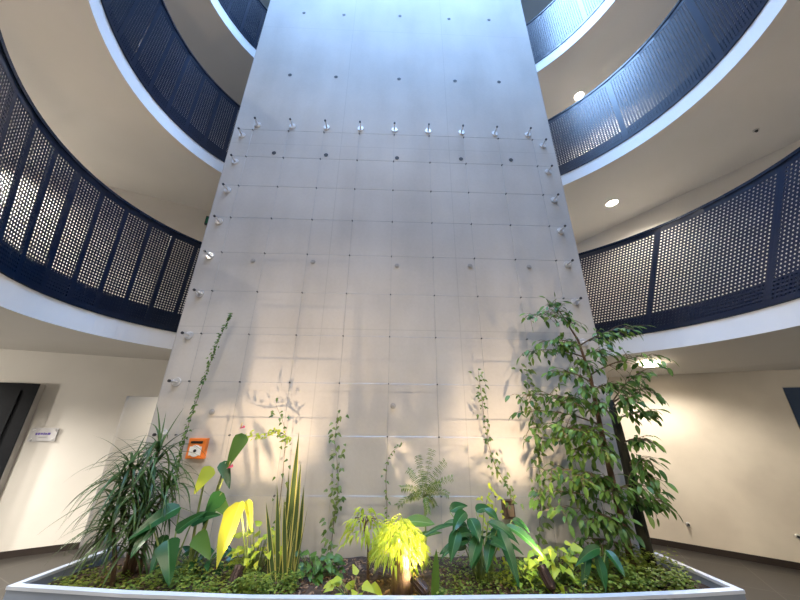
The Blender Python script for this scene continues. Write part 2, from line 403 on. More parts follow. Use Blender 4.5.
# perforated railings
def arc_table(f, a0, a1, n=400):
    pts = []; s = 0; last = None
    for i in range(n+1):
        a = a0+(a1-a0)*i/n
        p = f(a)
        if last is not None: s += (p-last).length
        pts.append((s, a)); last = p
    return pts
def ang_at(tab, s):
    for i in range(1, len(tab)):
        if tab[i][0] >= s:
            s0, a0 = tab[i-1]; s1, a1 = tab[i]
            return a0 + (a1-a0)*((s-s0)/(s1-s0) if s1 > s0 else 0)
    return tab[-1][1]
def railing(name_label, level, side, a0, a1, width, bar, wide_every, PITCH_H, joint):
    lo, up, top, eb, et = LEVELS[level]
    z0, z1 = h(up)+0.005, h(top)-0.03
    bo = lambda a: eb(a, -0.012)
    to = lambda a: et(a, -0.012)
    tab = arc_table(to, a0, a1)
    total = tab[-1][0]
    p0 = to((a0+a1)/2)
    root = thing('balcony_railing', name_label, 'railing', (p0.x, p0.y, z0), 'perforated railings around the atrium')
    def P(s, z, inset=0.0):
        a = ang_at(tab, s)
        t = (z-z0)/(z1-z0)
        b, tt = eb(a, -0.012+inset), et(a, -0.012+inset)
        q = b.lerp(tt, max(0, min(1.05, t)))
        return V((q.x, q.y, z))
    sj = min(((to(a)-V(joint)).length, s) for s, a in tab)[1]
    first = sj % width
    if first < 0.15: first += width
    edges = [0.0]; e = first
    while e < total-0.05:
        edges.append(e); e += width
    npan = len(edges)-1
    nr = int((z1-z0-0.10)/PITCH_H)
    zb = z0 + 0.05
    r = PITCH_H*(0.29 if side == 'l' else 0.265)
    for k in range(npan):
        s0, pw_ = edges[k], edges[k+1]-edges[k]
        nc = max(1, int((pw_-bar)/PITCH_H)); cw = nc*PITCH_H
        m = (pw_-cw)/2
        mb = MB()
        zt = zb + nr*PITCH_H
        def quad(sa, sb, za, zc):
            mb.add([P(sa, za), P(sb, za), P(sb, zc), P(sa, zc)], [(0, 1, 2, 3)])
        quad(s0, s0+m, z0, z1); quad(s0+pw_-m, s0+pw_, z0, z1)
        nsub = max(1, nc//6)
        for i in range(nsub):
            sa, sb = s0+m+cw*i/nsub, s0+m+cw*(i+1)/nsub
            quad(sa, sb, z0, zb); quad(sa, sb, zt, z1)
        # perforated field, one octagonal hole per cell
        Sg = [s0+m+PITCH_H*(i/2) for i in range(2*nc+1)]
        Ag = [(eb(ang_at(tab, s), -0.012), et(ang_at(tab, s), -0.012)) for s in Sg]
        def PG(ci, z):
            b, tt = Ag[ci]; q = b.lerp(tt, (z-z0)/(z1-z0)); return (q.x, q.y, z)
        for i in range(nc):
            b0, t0 = Ag[2*i+1]
            tg = (Ag[2*i+2][0]-Ag[2*i][0]).normalized()
            for j in range(nr):
                za = zb+j*PITCH_H; zm = za+PITCH_H/2; zc = za+PITCH_H
                o = [PG(2*i, za), PG(2*i+1, za), PG(2*i+2, za), PG(2*i+2, zm), PG(2*i+2, zc), PG(2*i+1, zc), PG(2*i, zc), PG(2*i, zm)]
                c = PG(2*i+1, zm)
                hh = []
                for e in range(8):
                    an = -0.75*PI + e*PI/4
                    hh.append((c[0]+tg.x*r*math.cos(an), c[1]+tg.y*r*math.cos(an), c[2]+r*math.sin(an)))
                mb.add(o+hh, [(e, (e+1) % 8, 8+(e+1) % 8, 8+e) for e in range(8)])
        pn = part(mb, 'perforated_panel', NAVY, root)
        md = pn.modifiers.new('sheet_thickness', 'SOLIDIFY'); md.thickness = 0.003 if side == 'l' and level == 0 else 0.006; md.offset = 1.0 if side == 'l' else -1.0
        # upright behind the joint
        mb = MB()
        pw = 0.05 if (k % wide_every) == 0 else 0.022
        ps = [P(s0-pw/2 if k else s0, z0, 0.012), P(s0+pw/2, z0, 0.012), P(s0+pw/2, z1, 0.012), P(s0-pw/2 if k else s0, z1, 0.012)]
        ps2 = [P(s0-pw/2 if k else s0, z0, 0.03), P(s0+pw/2, z0, 0.03), P(s0+pw/2, z1, 0.03), P(s0-pw/2 if k else s0, z1, 0.03)]
        mb.add(ps+ps2, [(0,1,2,3),(7,6,5,4),(0,4,5,1),(1,5,6,2),(2,6,7,3),(3,7,4,0)])
        part(mb, 'post', NAVY, root)
    # handrail: flat bar following the curve
    mb = MB(); n = 60; vs = []
    for i in range(n+1):
        s = edges[-1]*i/n
        for z, ins in ((z1-0.005, -0.015), (z1+0.028, -0.015), (z1+0.028, 0.045), (z1-0.005, 0.045)):
            q = P(s, z1, ins); vs.append((q.x, q.y, z))
    fs = [(4*i+k, 4*i+(k+1) % 4, 4*i+4+(k+1) % 4, 4*i+4+k) for i in range(n) for k in range(4)]
    fs += [(0, 1, 2, 3), (4*n+3, 4*n+2, 4*n+1, 4*n)]
    mb.add(vs, fs); part(mb, 'handrail', NAVY_EDGE, root)
    return root
def find_angle(edge, x, back=True, lo=0, hi=PI):
    best = None
    for i in range(2000):
        a = lo+(hi-lo)*i/2000
        d = abs(edge(a).x-x)
        if best is None or d < best[0]: best = (d, a)
    return best[1]
NAMES = ['lowest', 'second', 'third']
for n in range(3):
    eb = LEVELS[n][4]
    aL = find_angle(eb, -TOWER_HW, lo=PI*0.4, hi=PI*1.0)
    aR = find_angle(eb, TOWER_HW, lo=0.0, hi=PI*0.6)
    endL = {0: PI*1.36, 1: PI*1.22, 2: PI*1.1}[n]
    endR = {0: -PI*0.34, 1: -PI*0.26, 2: -PI*0.12}[n]
    nm = ['lowest gallery', 'second gallery up', 'third gallery up'][n]
    railing('navy perforated metal railing left of the tower on the %s' % nm, n, 'l', aL, endL, 0.31, 0.035, 4, 0.0335, (-3.27, 3.20))
    railing('navy perforated metal railing right of the tower on the %s' % nm, n, 'r', aR, endR, 1.2, 0.05, 1, 0.038, (3.67, 3.40))

# ------------------------------------------------------------------ outer walls
WLp, WLd = V((-4.6, 4.80)), V((1, 0.46)).normalized()      # left wall line
WRp, WRd = V((4.46, 4.77)), V((1, -0.67)).normalized()     # right wall line, ground floor
WLn, WRn = V((WLd.y, -WLd.x)), V((WRd.y, -WRd.x))
def wl(s, off=0.0): p = WLp + WLd*s + WLn*off; return p
def wr(s, off=0.0): p = WRp + WRd*s + WRn*off; return p
def slab_wall(mb, p, q, z0, z1, n, th=0.12):
    p2, q2 = p-n*th, q-n*th
    mb.add([(p.x,p.y,z0),(q.x,q.y,z0),(q2.x,q2.y,z0),(p2.x,p2.y,z0),(p.x,p.y,z1),(q.x,q.y,z1),(q2.x,q2.y,z1),(p2.x,p2.y,z1)],
           [(0,1,5,4),(1,2,6,5),(2,3,7,6),(3,0,4,7),(4,5,6,7),(3,2,1,0)])
def s_on_left(x, y):
    p = atw(x, y, (WLp.x, WLp.y, 0), (WLn.x, WLn.y, 0)); return (V((p.x, p.y))-WLp).dot(WLd), p.z
def s_on_right(x, y):
    p = atw(x, y, (WRp.x, WRp.y, 0), (WRn.x, WRn.y, 0)); return (V((p.x, p.y))-WRp).dot(WRd), p.z
CE = h(LEVELS[0][0])
sJ, zH = s_on_left(127, 396)            # left jamb and head of the passage opening
s_end = (-TOWER_HW - WLp.x)/WLd.x + 0.02
mb = MB()
slab_wall(mb, wl(-5.0), wl(sJ), 0, CE, WLn)
slab_wall(mb, wl(sJ), wl(s_end), zH, CE, WLn)
struct(mb.build('wall_left', PLASTER_L))
# passage behind the opening
PASS = noise_mat('cream_passage_paint', (0.72, 0.68, 0.60), (0.76, 0.72, 0.64), 1.5, 0.6)
a = wl(sJ, -0.12)
b = V((a.x+0.25, a.y+1.9))
mb = MB()
nl = V((b.y-a.y, -(b.x-a.x))).normalized()
slab_wall(mb, a, b, 0, CE, nl, 0.1)
c = V((-TOWER_HW+0.02, b.y+0.6))
nb = V(((c-b).y, -(c-b).x)).normalized()
slab_wall(mb, b, c, 0, CE, nb, 0.1)
struct(mb.build('wall_passage', PASS))
# right wall, ground floor
sC, _ = s_on_right(778, 378)
s0r = (TOWER_HW - WRp.x)/WRd.x - 0.02
mb = MB()
slab_wall(mb, wr(s0r), wr(sC), 0, CE, WRn)
struct(mb.build('wall_right', PLASTER_R))
mb = MB()
slab_wall(mb, wr(sC-0.1, -0.05), wr(sC+4.2, -0.05), 0, CE, WRn)
struct(mb.build('wall_right_recess', PLASTER_R))
# upper-floor walls
UR0, UR1 = V((3.9, 6.9)), V((6.6, 1.8))
URn = V(((UR1-UR0).y, -(UR1-UR0).x)).normalized()
URn = -URn if URn.x > 0 else URn
mbl, mbr = MB(), MB()
for n in range(3):
    z0, z1 = h(LEVELS[n][1]+0.27), h(LEVELS[n+1][0])
    slab_wall(mbl, wl(-5.0), wl(s_end), z0, z1, WLn)
    slab_wall(mbr, UR0, UR1, z0, z1, URn)
    slab_wall(mbr, V((TOWER_HW-0.02, 6.9)), UR0, z0, z1, V((0, -1)))
struct(mbl.build('wall_left_upper', PLASTER_L)); struct(mbr.build('wall_right_upper', PLASTER_L))
# enclosure behind the viewer
mb = MB()
for p, q, n in ((V((-9, -5.7)), V((9, -5.7)), V((0, 1))), (V((-8.9, -5.7)), V((-8.9, 8.7)), V((1, 0))), (V((8.9, -5.7)), V((8.9, 8.7)), V((-1, 0)))):
    slab_wall(mb, p, q, 0, h(9.85), n)
struct(mb.build('wall_rear', PLASTER_L))
# baseboards
mb = MB(); slab_wall(mb, wl(-5.0, 0.012), wl(sJ, 0.012), 0, 0.075, WLn, 0.012); struct(mb.build('baseboard_left', BASEB))
mb = MB(); slab_wall(mb, wr(s0r, 0.012), wr(sC, 0.012), 0, 0.075, WRn, 0.012); struct(mb.build('baseboard_right', BASEB))
# left door: dark leaf in a projecting box frame
sd, zd = s_on_left(48, 385)
sd1 = sd - 0.02
door = MB()
dl, dw, dd = sd1-1.15, 1.15, 0.13
p, q = wl(dl, dd), wl(sd1, dd)
fr = MB()
slab_wall(fr, wl(sd1-0.04, dd), wl(sd1, dd), 0, zd, WLn, dd)
slab_wall(fr, wl(dl, dd), wl(dl+0.04, dd), 0, zd, WLn, dd)
slab_wall(fr, wl(dl+0.04, dd), wl(sd1-0.04, dd), zd-0.04, zd, WLn, dd)
d1 = struct(fr.build('door_1', GREYFRAME))
mb = MB(); slab_wall(mb, wl(dl-0.03, dd+0.012), wl(sd1-0.005, dd+0.012), 0.0, zd+0.005, WLn, 0.012)
mb.build('door_casing', DARKDOOR, d1)
mb = MB(); slab_wall(mb, wl(dl+0.06, dd+0.03), wl(sd1-0.16, dd+0.03), 0.01, zd-0.09, WLn, 0.018); mb.build('door_leaf', DARKDOOR, d1)
mb = MB(); q1 = wl(dl+0.14, dd+0.08)
mb.tube([(*wl(dl+0.14, dd+0.03), 1.05), (*q1, 1.05), (*wl(dl+0.26, dd+0.08), 1.05)], 0.01, 8); mb.build('door_handle', STEEL, d1)
# right door
se, ze = s_on_right(775, 387)
mb = MB(); slab_wall(mb, wr(sC+0.0, -0.02), wr(sC+1.1, -0.02), 0, ze, WRn, 0.03)
d2 = struct(mb.build('door_2', GREYFRAME))
mb = MB(); slab_wall(mb, wr(sC+0.012, -0.01), wr(sC+1.09, -0.01), 0.0, ze-0.012, WRn, 0.02); mb.build('door_leaf', BLUEDOOR, d2)

# ------------------------------------------------------------------ fixtures on walls and ceilings
def downlight(p, z, label, power, spot=True):
    r = thing('recessed_downlight', label, 'ceiling light', (p.x, p.y, z), 'recessed downlights in the gallery ceilings')
    mb = MB()
    n = 24
    vs = []
    for rr, zz in ((0.115, 0.0), (0.115, -0.008), (0.095, -0.008), (0.091, -0.002)):
        vs += [(p.x+rr*math.cos(2*PI*k/n), p.y+rr*math.sin(2*PI*k/n), z+zz) for k in range(n)]
    mb.add(vs, [(i*n+k, i*n+(k+1) % n, (i+1)*n+(k+1) % n, (i+1)*n+k) for i in range(3) for k in range(n)])
    part(mb, 'trim_ring', WPLASTIC, r, True)
    mb = MB()
    mb.add([(p.x+0.093*math.cos(2*PI*k/n), p.y+0.093*math.sin(2*PI*k/n), z-0.004) for k in range(n)], [tuple(range(n))[::-1]])
    part(mb, 'lens', LAMP, r)
    lamp('downlight_beam', (p.x, p.y, z-0.03), (p.x, p.y, z-2), power, (1.0, 0.91, 0.79), 150, 0.06, r)
def lamp(name, pos, target, power, col, angle, radius, parent=None, blend=0.6):
    L = bpy.data.lights.new(name, 'SPOT')
    L.energy = power; L.color = col; L.spot_size = math.radians(angle); L.spot_blend = blend; L.shadow_soft_size = radius
    o = bpy.data.objects.new(name, L); COL.objects.link(o)
    pos, target = V(pos), V(target)
    o.rotation_euler = (target-pos).to_track_quat('-Z', 'Y').to_euler()
    o.location = pos if parent is None else pos - V(parent.location)
    if parent is not None: o.parent = parent
    return o
DLP = 150
z1, z2, z3 = h(0.80), h(3.808), h(6.828)
zd1 = h(0.80-0.120)
pd1 = atz(651, 366, zd1)
downlight(pd1, zd1, 'round lit downlight in the lowest ceiling, right of the leafy tree', DLP*0.5)
downlight(atz(612, 203, z2), z2, 'round lit downlight above the lowest right-hand railing', DLP)
downlight(atz(579, 96, z3), z3, 'round lit downlight just above the second right-hand railing', DLP)
downlight(V((-6.2, 3.55, z2)), z2, 'lamp glowing behind the holes of the lowest left-hand railing', DLP*1.3)
off = [(-5.9, 3.3, z1), (-4.3, 2.4, z1), (-5.6, 0.6, z1), (5.9, 2.2, z1), (5.4, -1.0, z1), (0, -1.6, z1), (-2.4, -1.4, z1), (2.4, -1.6, z1),  # unseen lamps added for ambient fill; the one by the left door is inferred
       (-4.9, 0.2, z2), (-7.2, 2.6, z2), (5.9, 0.4, z2), (0, -1.6, z2), (-1.6, -1.5, z2), (1.6, -1.6, z2), (-4.9, 2.0, z3), (5.6, 0.6, z3), (0, -1.6, z3)]
OFFP = 150
for i, (x, y, z) in enumerate(off):
    lamp('unseen_fill_lamp', (x, y, z-0.03), (x, y, 0), OFFP*(0.4 if y < -1.3 and z == z1 else 1.35 if y < -1.3 else 1.0)*(2.2 if z == z1 and x > 3 else 1.5 if z == z1 and x < -3 else 1.6 if z == z1 else 1.1 if x < 2 else 0.45), (1.0, 0.84, 0.66) if y < -1.3 else (1.0, 0.93, 0.83), 150, 0.08)
for x, y, e in ((-6.2, 1.6, 70), (6.4, 0.6, 50)):  # unseen point lights added to brighten the ground-floor soffits
    L = bpy.data.lights.new('added_soffit_fill', 'POINT'); L.energy = e; L.color = (1.0, 0.93, 0.83); L.shadow_soft_size = 0.12
    o = bpy.data.objects.new('added_soffit_fill', L); COL.objects.link(o); o.location = (x, y, z1-0.75)
lamp('passage_lamp', (-3.1, 6.3, z1-0.05), (-3.1, 6.3, 0), 45, (1.0, 0.85, 0.64), 150, 0.08)

# exit sign at the back of the first gallery
p = atw(205, 221, (WLp.x, WLp.y, 0), (WLn.x, WLn.y, 0))
s = (V((p.x, p.y))-WLp).dot(WLd)
q = wl(s+0.10, 0.06)
r = thing('exit_sign', 'small green exit sign peeping out left of the tower, above the lowest railing', 'sign', (q.x, q.y, p.z))
mb = MB(); slab_wall(mb, wl(s+0.01, 0.06), wl(s+0.30, 0.06), p.z-0.09, p.z+0.09, WLn, 0.06); part(mb, 'housing', BLACK, r)
mb = MB(); slab_wall(mb, wl(s+0.02, 0.063), wl(s+0.29, 0.063), p.z-0.075, p.z+0.075, WLn, 0.004); part(mb, 'face', GREEN_SIGN, r)

# room plate on the left wall
sa, za = s_on_left(33, 428); sb, zb = s_on_left(55, 441)
r = thing('name_plate', 'small clear plate with a purple line of lettering, right of the dark door', 'sign', (*wl((sa+sb)/2), (za+zb)/2))
mb = MB(); slab_wall(mb, wl(sa, 0.022), wl(sb, 0.022), zb, za, WLn, 0.008); part(mb, 'plate', PLATE, r)
for ss in (sa+0.03, sb-0.03):
    for zz in (zb+0.025, za-0.025):
        mb = MB(); mb.tube([(*wl(ss, 0.0), zz), (*wl(ss, 0.032), zz)], 0.012, 10); part(mb, 'standoff', STEEL, r, False)
mb = MB(); rr2 = random.Random(3)
ss = sa+0.06
while ss < sa+(sb-sa)*0.72:
    w = rr2.uniform(0.012, 0.03); hh = rr2.uniform(0.02, 0.035)
    zz = zb+(za-zb)*0.56
    slab_wall(mb, wl(ss, 0.0235), wl(ss+w, 0.0235), zz-hh/2, zz+hh/2, WLn, 0.002); ss += w+0.006
part(mb, 'lettering', PURPLE, r)
mb = MB(); slab_wall(mb, wl(sa+0.10, 0.0235), wl(sa+(sb-sa)*0.66, 0.0235), zb+(za-zb)*0.28, zb+(za-zb)*0.34, WLn, 0.002); part(mb, 'small_print', GREYPRINT, r)

# orange manual call point
p = at(199, 448, TOWER_Y)
r = thing('manual_call_point', 'orange square call point box with dark slot on the tower, low at left', 'alarm box', (p.x, TOWER_Y, p.z))
mb = MB()
W, Hh, T = 0.165, 0.175, 0.045
bm_pts = []
mb.box((p.x, TOWER_Y-T/2, p.z), (W, T, Hh)); mb.box((p.x, TOWER_Y-T-0.004, p.z), (W-0.014, 0.008, Hh-0.014))
o = part(mb, 'housing', ORANGE, r)
mb = MB(); mb.box((p.x+0.0, TOWER_Y-T-0.010, p.z+0.055), (0.11, 0.006, 0.02)); part(mb, 'slot', BLACK, r)
mb = MB(); mb.tube([(p.x, TOWER_Y-T-0.007, p.z-0.02), (p.x, TOWER_Y-T-0.014, p.z-0.02)], [0.052, 0.049], 20); mb.box((p.x, TOWER_Y-T-0.010, p.z-0.02), (0.11, 0.005, 0.075))
part(mb, 'press_plate', WPLASTIC, r)
mb = MB(); mb.tube([(p.x, TOWER_Y-T-0.013, p.z-0.018), (p.x, TOWER_Y-T-0.018, p.z-0.018)], 0.014, 12); part(mb, 'button', BLACK, r)

# small brown socket box on the tower
p = at(507, 508, TOWER_Y)
r = thing('socket_box', 'small dark brown box with a paler face, low on the tower right of centre', 'socket', (p.x, TOWER_Y, p.z))
mb = MB(); mb.box((p.x, TOWER_Y-0.03, p.z), (0.10, 0.06, 0.145)); part(mb, 'housing', BROWNBOX, r)
mb = MB(); mb.box((p.x+0.012, TOWER_Y-0.063, p.z-0.008), (0.055, 0.008, 0.085)); part(mb, 'cover', TANBOX, r)

# two small door stops on the right wall, one dark sensor on the second ceiling
for (x, y, lab) in ((688, 524, 'tiny metal stud on the beige wall right of the leafy tree'), (797, 536, 'tiny metal stud on the beige wall at the photo\'s right edge')):
    ss, zz = s_on_right(x, y)
    q = wr(ss, 0.0)
    r = thing('wall_stud', lab, 'wall stud', (q.x, q.y, zz), 'small studs on the beige wall')
    mb = MB(); mb.tube([(*q, zz), (*wr(ss, 0.035), zz)], [0.024, 0.02], 10); part(mb, 'base', STEEL, r)
    mb = MB(); mb.tube([(*wr(ss, 0.035), zz), (*wr(ss, 0.05), zz)], 0.014, 10); part(mb, 'tip', BLACK, r)
q = atz(756, 130, z2)
r = thing('ceiling_sensor', 'tiny dark sensor on the ceiling under the second right-hand gallery', 'sensor', (q.x, q.y, z2))
mb = MB(); mb.tube([(q.x, q.y, z2), (q.x, q.y, z2-0.012)], 0.035, 14); part(mb, 'base', GREYFRAME, r)
mb = MB(); mb.tube([(q.x, q.y, z2-0.012), (q.x, q.y, z2-0.035)], [0.02, 0.012], 12); part(mb, 'head', BLACK, r)

# ------------------------------------------------------------------ climbing trellis
WY = 3.177
COLX = [-0.0172+0.5*(c-4) for c in range(9)]
ROWZ = [h(3.7273-0.49186*k) for k in range(10)]
ZTOP = h(3.94); ZBOT = h(-1.17)
AXL, AXR = -2.205, 2.175
tr = thing('cable_trellis', 'grid of thin steel cables on standoff anchors covering the concrete tower', 'trellis', (0, TOWER_Y, h(-1.2)))
def anchor(x, z):
    mb = MB()
    mb.tube([(x, TOWER_Y, z), (x, TOWER_Y-0.010, z)], [0.046, 0.043], 20)
    a = part(mb, 'wall_anchor', STEEL, tr)
    mb = MB(); mb.tube([(x, TOWER_Y-0.006, z), (x, WY-0.018, z)], 0.012, 10)
    off = V(tr.location); mb.v = [(p[0]-off.x, p[1]-off.y, p[2]-off.z) for p in mb.v]
    mb.build('rod', STEEL, a)
    mb = MB(); mb.tube([(x, WY-0.012, z), (x, WY-0.026, z)], 0.015, 10)
    mb.v = [(p[0]-off.x, p[1]-off.y, p[2]-off.z) for p in mb.v]
    mb.build('cap', DARKMET, a)
for x in COLX: anchor(x, ZTOP)
for z in ROWZ:
    anchor(AXL, z); anchor(AXR, z)
for x in COLX:
    mb = MB(); mb.tube([(x, WY, ZBOT), (x, WY, ZTOP)], 0.0021, 6); part(mb, 'vertical_cable', WIRE, tr)
for z in ROWZ:
    mb = MB(); mb.tube([(AXL, WY-0.006, z), (AXR, WY-0.006, z)], 0.0021, 6); part(mb, 'horizontal_cable', WIRE, tr)
CL0 = None
for x in COLX:
    for z in ROWZ:
        off = V(tr.location)
        if CL0 is None:
            mb = MB(); mb.tube([(0, 0.009, 0), (0, -0.013, 0)], 0.0075, 10); CL0 = mb.build('cross_clamp', DARKMET, tr); o = CL0
        else:
            o = CL0.copy(); COL.objects.link(o); o.parent = tr
        o.location = V((x, WY, z))-off

# ------------------------------------------------------------------ planter
ZR, ZS = h(-1.10), h(-1.175)
front = [V((-2.52, 2.63)), V((-1.7, 2.535)), V((-0.86, 2.474)), V((0.22, 2.453)), V((1.39, 2.464)), V((2.0, 2.50)), V((2.44, 2.54))]
outer = [V((-2.36, 3.265))] + front + [V((2.315, 3.265))]
def inset(poly, d):
    res = []
    n = len(poly)
    for i, p in enumerate(poly):
        if i == 0: res.append(p+V((d, 0))); continue
        if i == n-1: res.append(p+V((-d, 0))); continue
        a = (p-poly[i-1]).normalized(); b = (poly[i+1]-p).normalized()
        na, nb_ = V((-a.y, a.x)), V((-b.y, b.x))
        m = (na+nb_).normalized()
        res.append(p+m*(d/max(0.3, m.dot(na))))
    return res
inner = inset(outer, 0.035)
pl = thing('planter', 'long blue-grey steel planter box built against the foot of the tower', 'planter', (0, 2.9, 0))
mb = MB(); n = len(outer)
vs = [(p.x, p.y, 0) for p in outer] + [(p.x, p.y, ZR-0.004) for p in outer] + [(p.x, p.y, ZR-0.2) for p in inner] + [(p.x, p.y, ZR-0.004) for p in inner]
fs = []
for i in range(n-1):
    fs += [(i, i+1, n+i+1, n+i), (2*n+i, 3*n+i, 3*n+i+1, 2*n+i+1)]
mb.add(vs, fs); part(mb, 'wall_panel', PLANTER, pl)
mb = MB()
o2 = inset(outer, -0.004); i2 = inset(outer, 0.039)
vs = [(p.x, p.y, ZR) for p in o2] + [(p.x, p.y, ZR) for p in i2] + [(p.x, p.y, ZR-0.02) for p in o2] + [(p.x, p.y, ZR-0.02) for p in i2]
fs = []
for i in range(n-1):
    fs += [(i, i+1, n+i+1, n+i), (2*n+i, 2*n+i+1, i+1, i), (n+i, n+i+1, 3*n+i+1, 3*n+i), (2*n+i, 3*n+i, 3*n+i+1, 2*n+i+1)]
mb.add(vs, fs); part(mb, 'rim', noise_mat('pale_rim_steel', (0.50, 0.55, 0.62), (0.56, 0.61, 0.68), 4, 0.35), pl)
# soil surface
from mathutils import noise as mnoise
def soil_z(x, y):
    return ZS + 0.028*mnoise.noise(V((x*3.1, y*3.1, 0))) + 0.012*mnoise.noise(V((x*11, y*11, 3)))
def y_front(x):
    for i in range(len(inner)-1):
        p, q = inner[i], inner[i+1]
        if 0 < i < len(inner)-2 and p.x <= x <= q.x: return p.y+(q.y-p.y)*(x-p.x)/(q.x-p.x)
    return 2.66
mb = MB(); NX, NY = 120, 22; vs = []
for i in range(NX+1):
    for j in range(NY+1):
        t = j/NY
        xl = inner[1].x + (inner[0].x-inner[1].x)*t; xr = inner[-2].x + (inner[-1].x-inner[-2].x)*t
        x = xl+(xr-xl)*i/NX
        yf = y_front(max(inner[1].x, min(inner[-2].x, x)))
        y = yf+(3.262-yf)*t
        vs.append((x, y, soil_z(x, y)))
mb.add(vs, [(i*(NY+1)+j, (i+1)*(NY+1)+j, (i+1)*(NY+1)+j+1, i*(NY+1)+j+1) for i in range(NX) for j in range(NY)])
so = mb.build('potting_soil', SOIL, None, True); tag(so, 'dark brown soil filling the planter', 'soil', None, 'stuff')
# bark chips strewn over the soil
mb = MB()
for _ in range(2600):
    x = rnd.uniform(-2.35, 2.3); y = rnd.uniform(y_front(x)+0.01, 3.2)
    if -0.9 < x < -0.1 or rnd.random() < 0.4:
        l = rnd.uniform(0.012, 0.035); w = l*rnd.uniform(0.3, 0.6); a = rnd.uniform(0, PI); t = rnd.uniform(-0.5, 0.5)
        M = Matrix.Rotation(a, 3, 'Z') @ Matrix.Rotation(t, 3, 'Y')
        mb.box((x, y, soil_z(x, y)+0.006), (l, w, 0.006), M)
tag(mb.build('bark_mulch', CHIP), 'brown bark chips strewn over the planter soil', 'mulch', None, 'stuff')

# ------------------------------------------------------------------ planter spotlights
def spotlight(xb, yb, xt, yt, Y, label, target, power, angle):
    b, t = at(xb, yb, Y), at(xt, yt, Y+0.075)
    ax = (t-b).normalized()
    g = soil_z(b.x, b.y)
    r = thing('spike_spotlight', label, 'spotlight', (b.x, b.y, g), 'bronze spotlights in the planter')
    mb = MB(); mb.tube([b, b+ax*0.012, b+ax*0.013, t-ax*0.02, t-ax*0.019, t], [0.024, 0.028, 0.031, 0.031, 0.034, 0.034], 16)
    for k in range(10):
        a = 2*PI*k/10
        o = ax.orthogonal().normalized(); o = Matrix.Rotation(a, 3, ax) @ o
        mb.tube([b+ax*0.02+o*0.032, t-ax*0.025+o*0.032], 0.004, 5)
    part(mb, 'body', BRONZE, r)
    mb = MB(); mb.tube([t-ax*0.004, t+ax*0.001], 0.027, 16); part(mb, 'lens', SPOTLENS, r)
    mb = MB(); mb.tube([V((b.x, b.y, g-0.03)), V((b.x, b.y+0.01, (b.z+t.z)/2)), (b+t)/2], 0.008, 8); part(mb, 'spike', BRONZE, r)
    lamp('spot_beam', t+ax*0.012, target, power, (1.0, 0.73, 0.46), angle, 0.015, r, 1.0)
SP = 72
spotlight(229, 594, 240, 566, 2.60, 'bronze spotlight by the yellow leaf at left', at(275, 130, TOWER_Y), SP, 110)
spotlight(428, 594, 413, 577, 2.56, 'bronze spotlight glaring under the drooping yellow shrub', at(395, 230, TOWER_Y), SP*0.8, 120)
spotlight(553, 590, 541, 566, 2.60, 'bronze spotlight among the lime leaves below the leafy tree', at(490, 130, TOWER_Y), SP, 115)

# ------------------------------------------------------------------ plants
def root_at(name, label, x, y, Y, cat='plant', group=None):
    p = at(x, y, Y)
    return thing(name, label, cat, (p.x, p.y, soil_z(p.x, p.y)-0.01), group)
def base_of(r): return V(r.location)
def bez(p0, p1, p2, n=8):
    return [p0*(1-t)**2 + p1*2*t*(1-t) + p2*t*t for t in [i/n for i in range(n+1)]]

# left: tall dracaena with several crowns of narrow leaves
r = root_at('dragon_tree', 'tall dragon tree of long narrow arching leaves, tallest plant at the left end', 135, 556, 2.95, 'plant')
for (cx, cy, Y, nl, Lm) in ((158, 452, 2.95, 64, 0.52), (130, 468, 2.84, 64, 0.50), (148, 490, 2.88, 60, 0.46), (118, 500, 2.95, 36, 0.42), (166, 492, 2.95, 44, 0.42), (138, 522, 2.80, 40, 0.36)):
    c = at(cx, cy, Y)
    b = base_of(r)+V((rnd.uniform(-0.06, 0.06), rnd.uniform(-0.04, 0.04), 0))
    mb = MB(); mb.tube(bez(b, V((b.x, b.y, c.z*0.5+b.z*0.5)), c, 8), [0.016-0.006*i/8 for i in range(9)], 8); part(mb, 'stem', BARK, r, True)
    mb = MB()
    for i in range(nl):
        a = rnd.uniform(0, 2*PI); e = rnd.choice([rnd.uniform(0.0, 0.7), rnd.uniform(0.3, 1.35)])
        d = V((math.cos(a)*math.cos(e), math.sin(a)*math.cos(e)*0.75, math.sin(e)))
        if c.y + d.y*Lm*1.1 > 3.2: d.y = -abs(d.y)*0.5
        mb.leaf(c+V((0, 0, rnd.uniform(-0.22, 0.05))), d, Lm*rnd.uniform(0.62, 1.0), rnd.uniform(0.016, 0.026), 'ribbon', rnd.uniform(0.6, 3.6), fold=0.3, n=10)
    part(mb, 'foliage', L_DRAC, r, True)
# small spiky tuft at the left front
r = root_at('dragon_tree', 'short dragon tree drooping over the planter\'s left rim', 118, 566, 2.78, 'plant')
c = at(113, 528, 2.78)
mb = MB(); mb.tube([base_of(r), (base_of(r)+c)/2+V((0.02, 0, 0)), c], [0.016, 0.014, 0.012], 8); part(mb, 'stem', BARK, r, True)
mb = MB()
for i in range(34):
    a = rnd.uniform(0, 2*PI) if i % 3 else rnd.uniform(PI*0.8, PI*1.4); e = rnd.uniform(-0.1, 1.1)
    mb.leaf(c+V((0, 0, rnd.uniform(-0.06, 0.02))), V((math.cos(a)*math.cos(e), math.sin(a)*math.cos(e)*0.7, math.sin(e))), rnd.uniform(0.24, 0.38), 0.02, 'ribbon', rnd.uniform(1.4, 3.4), fold=0.3, n=9)
part(mb, 'foliage', L_DRAC, r, True)

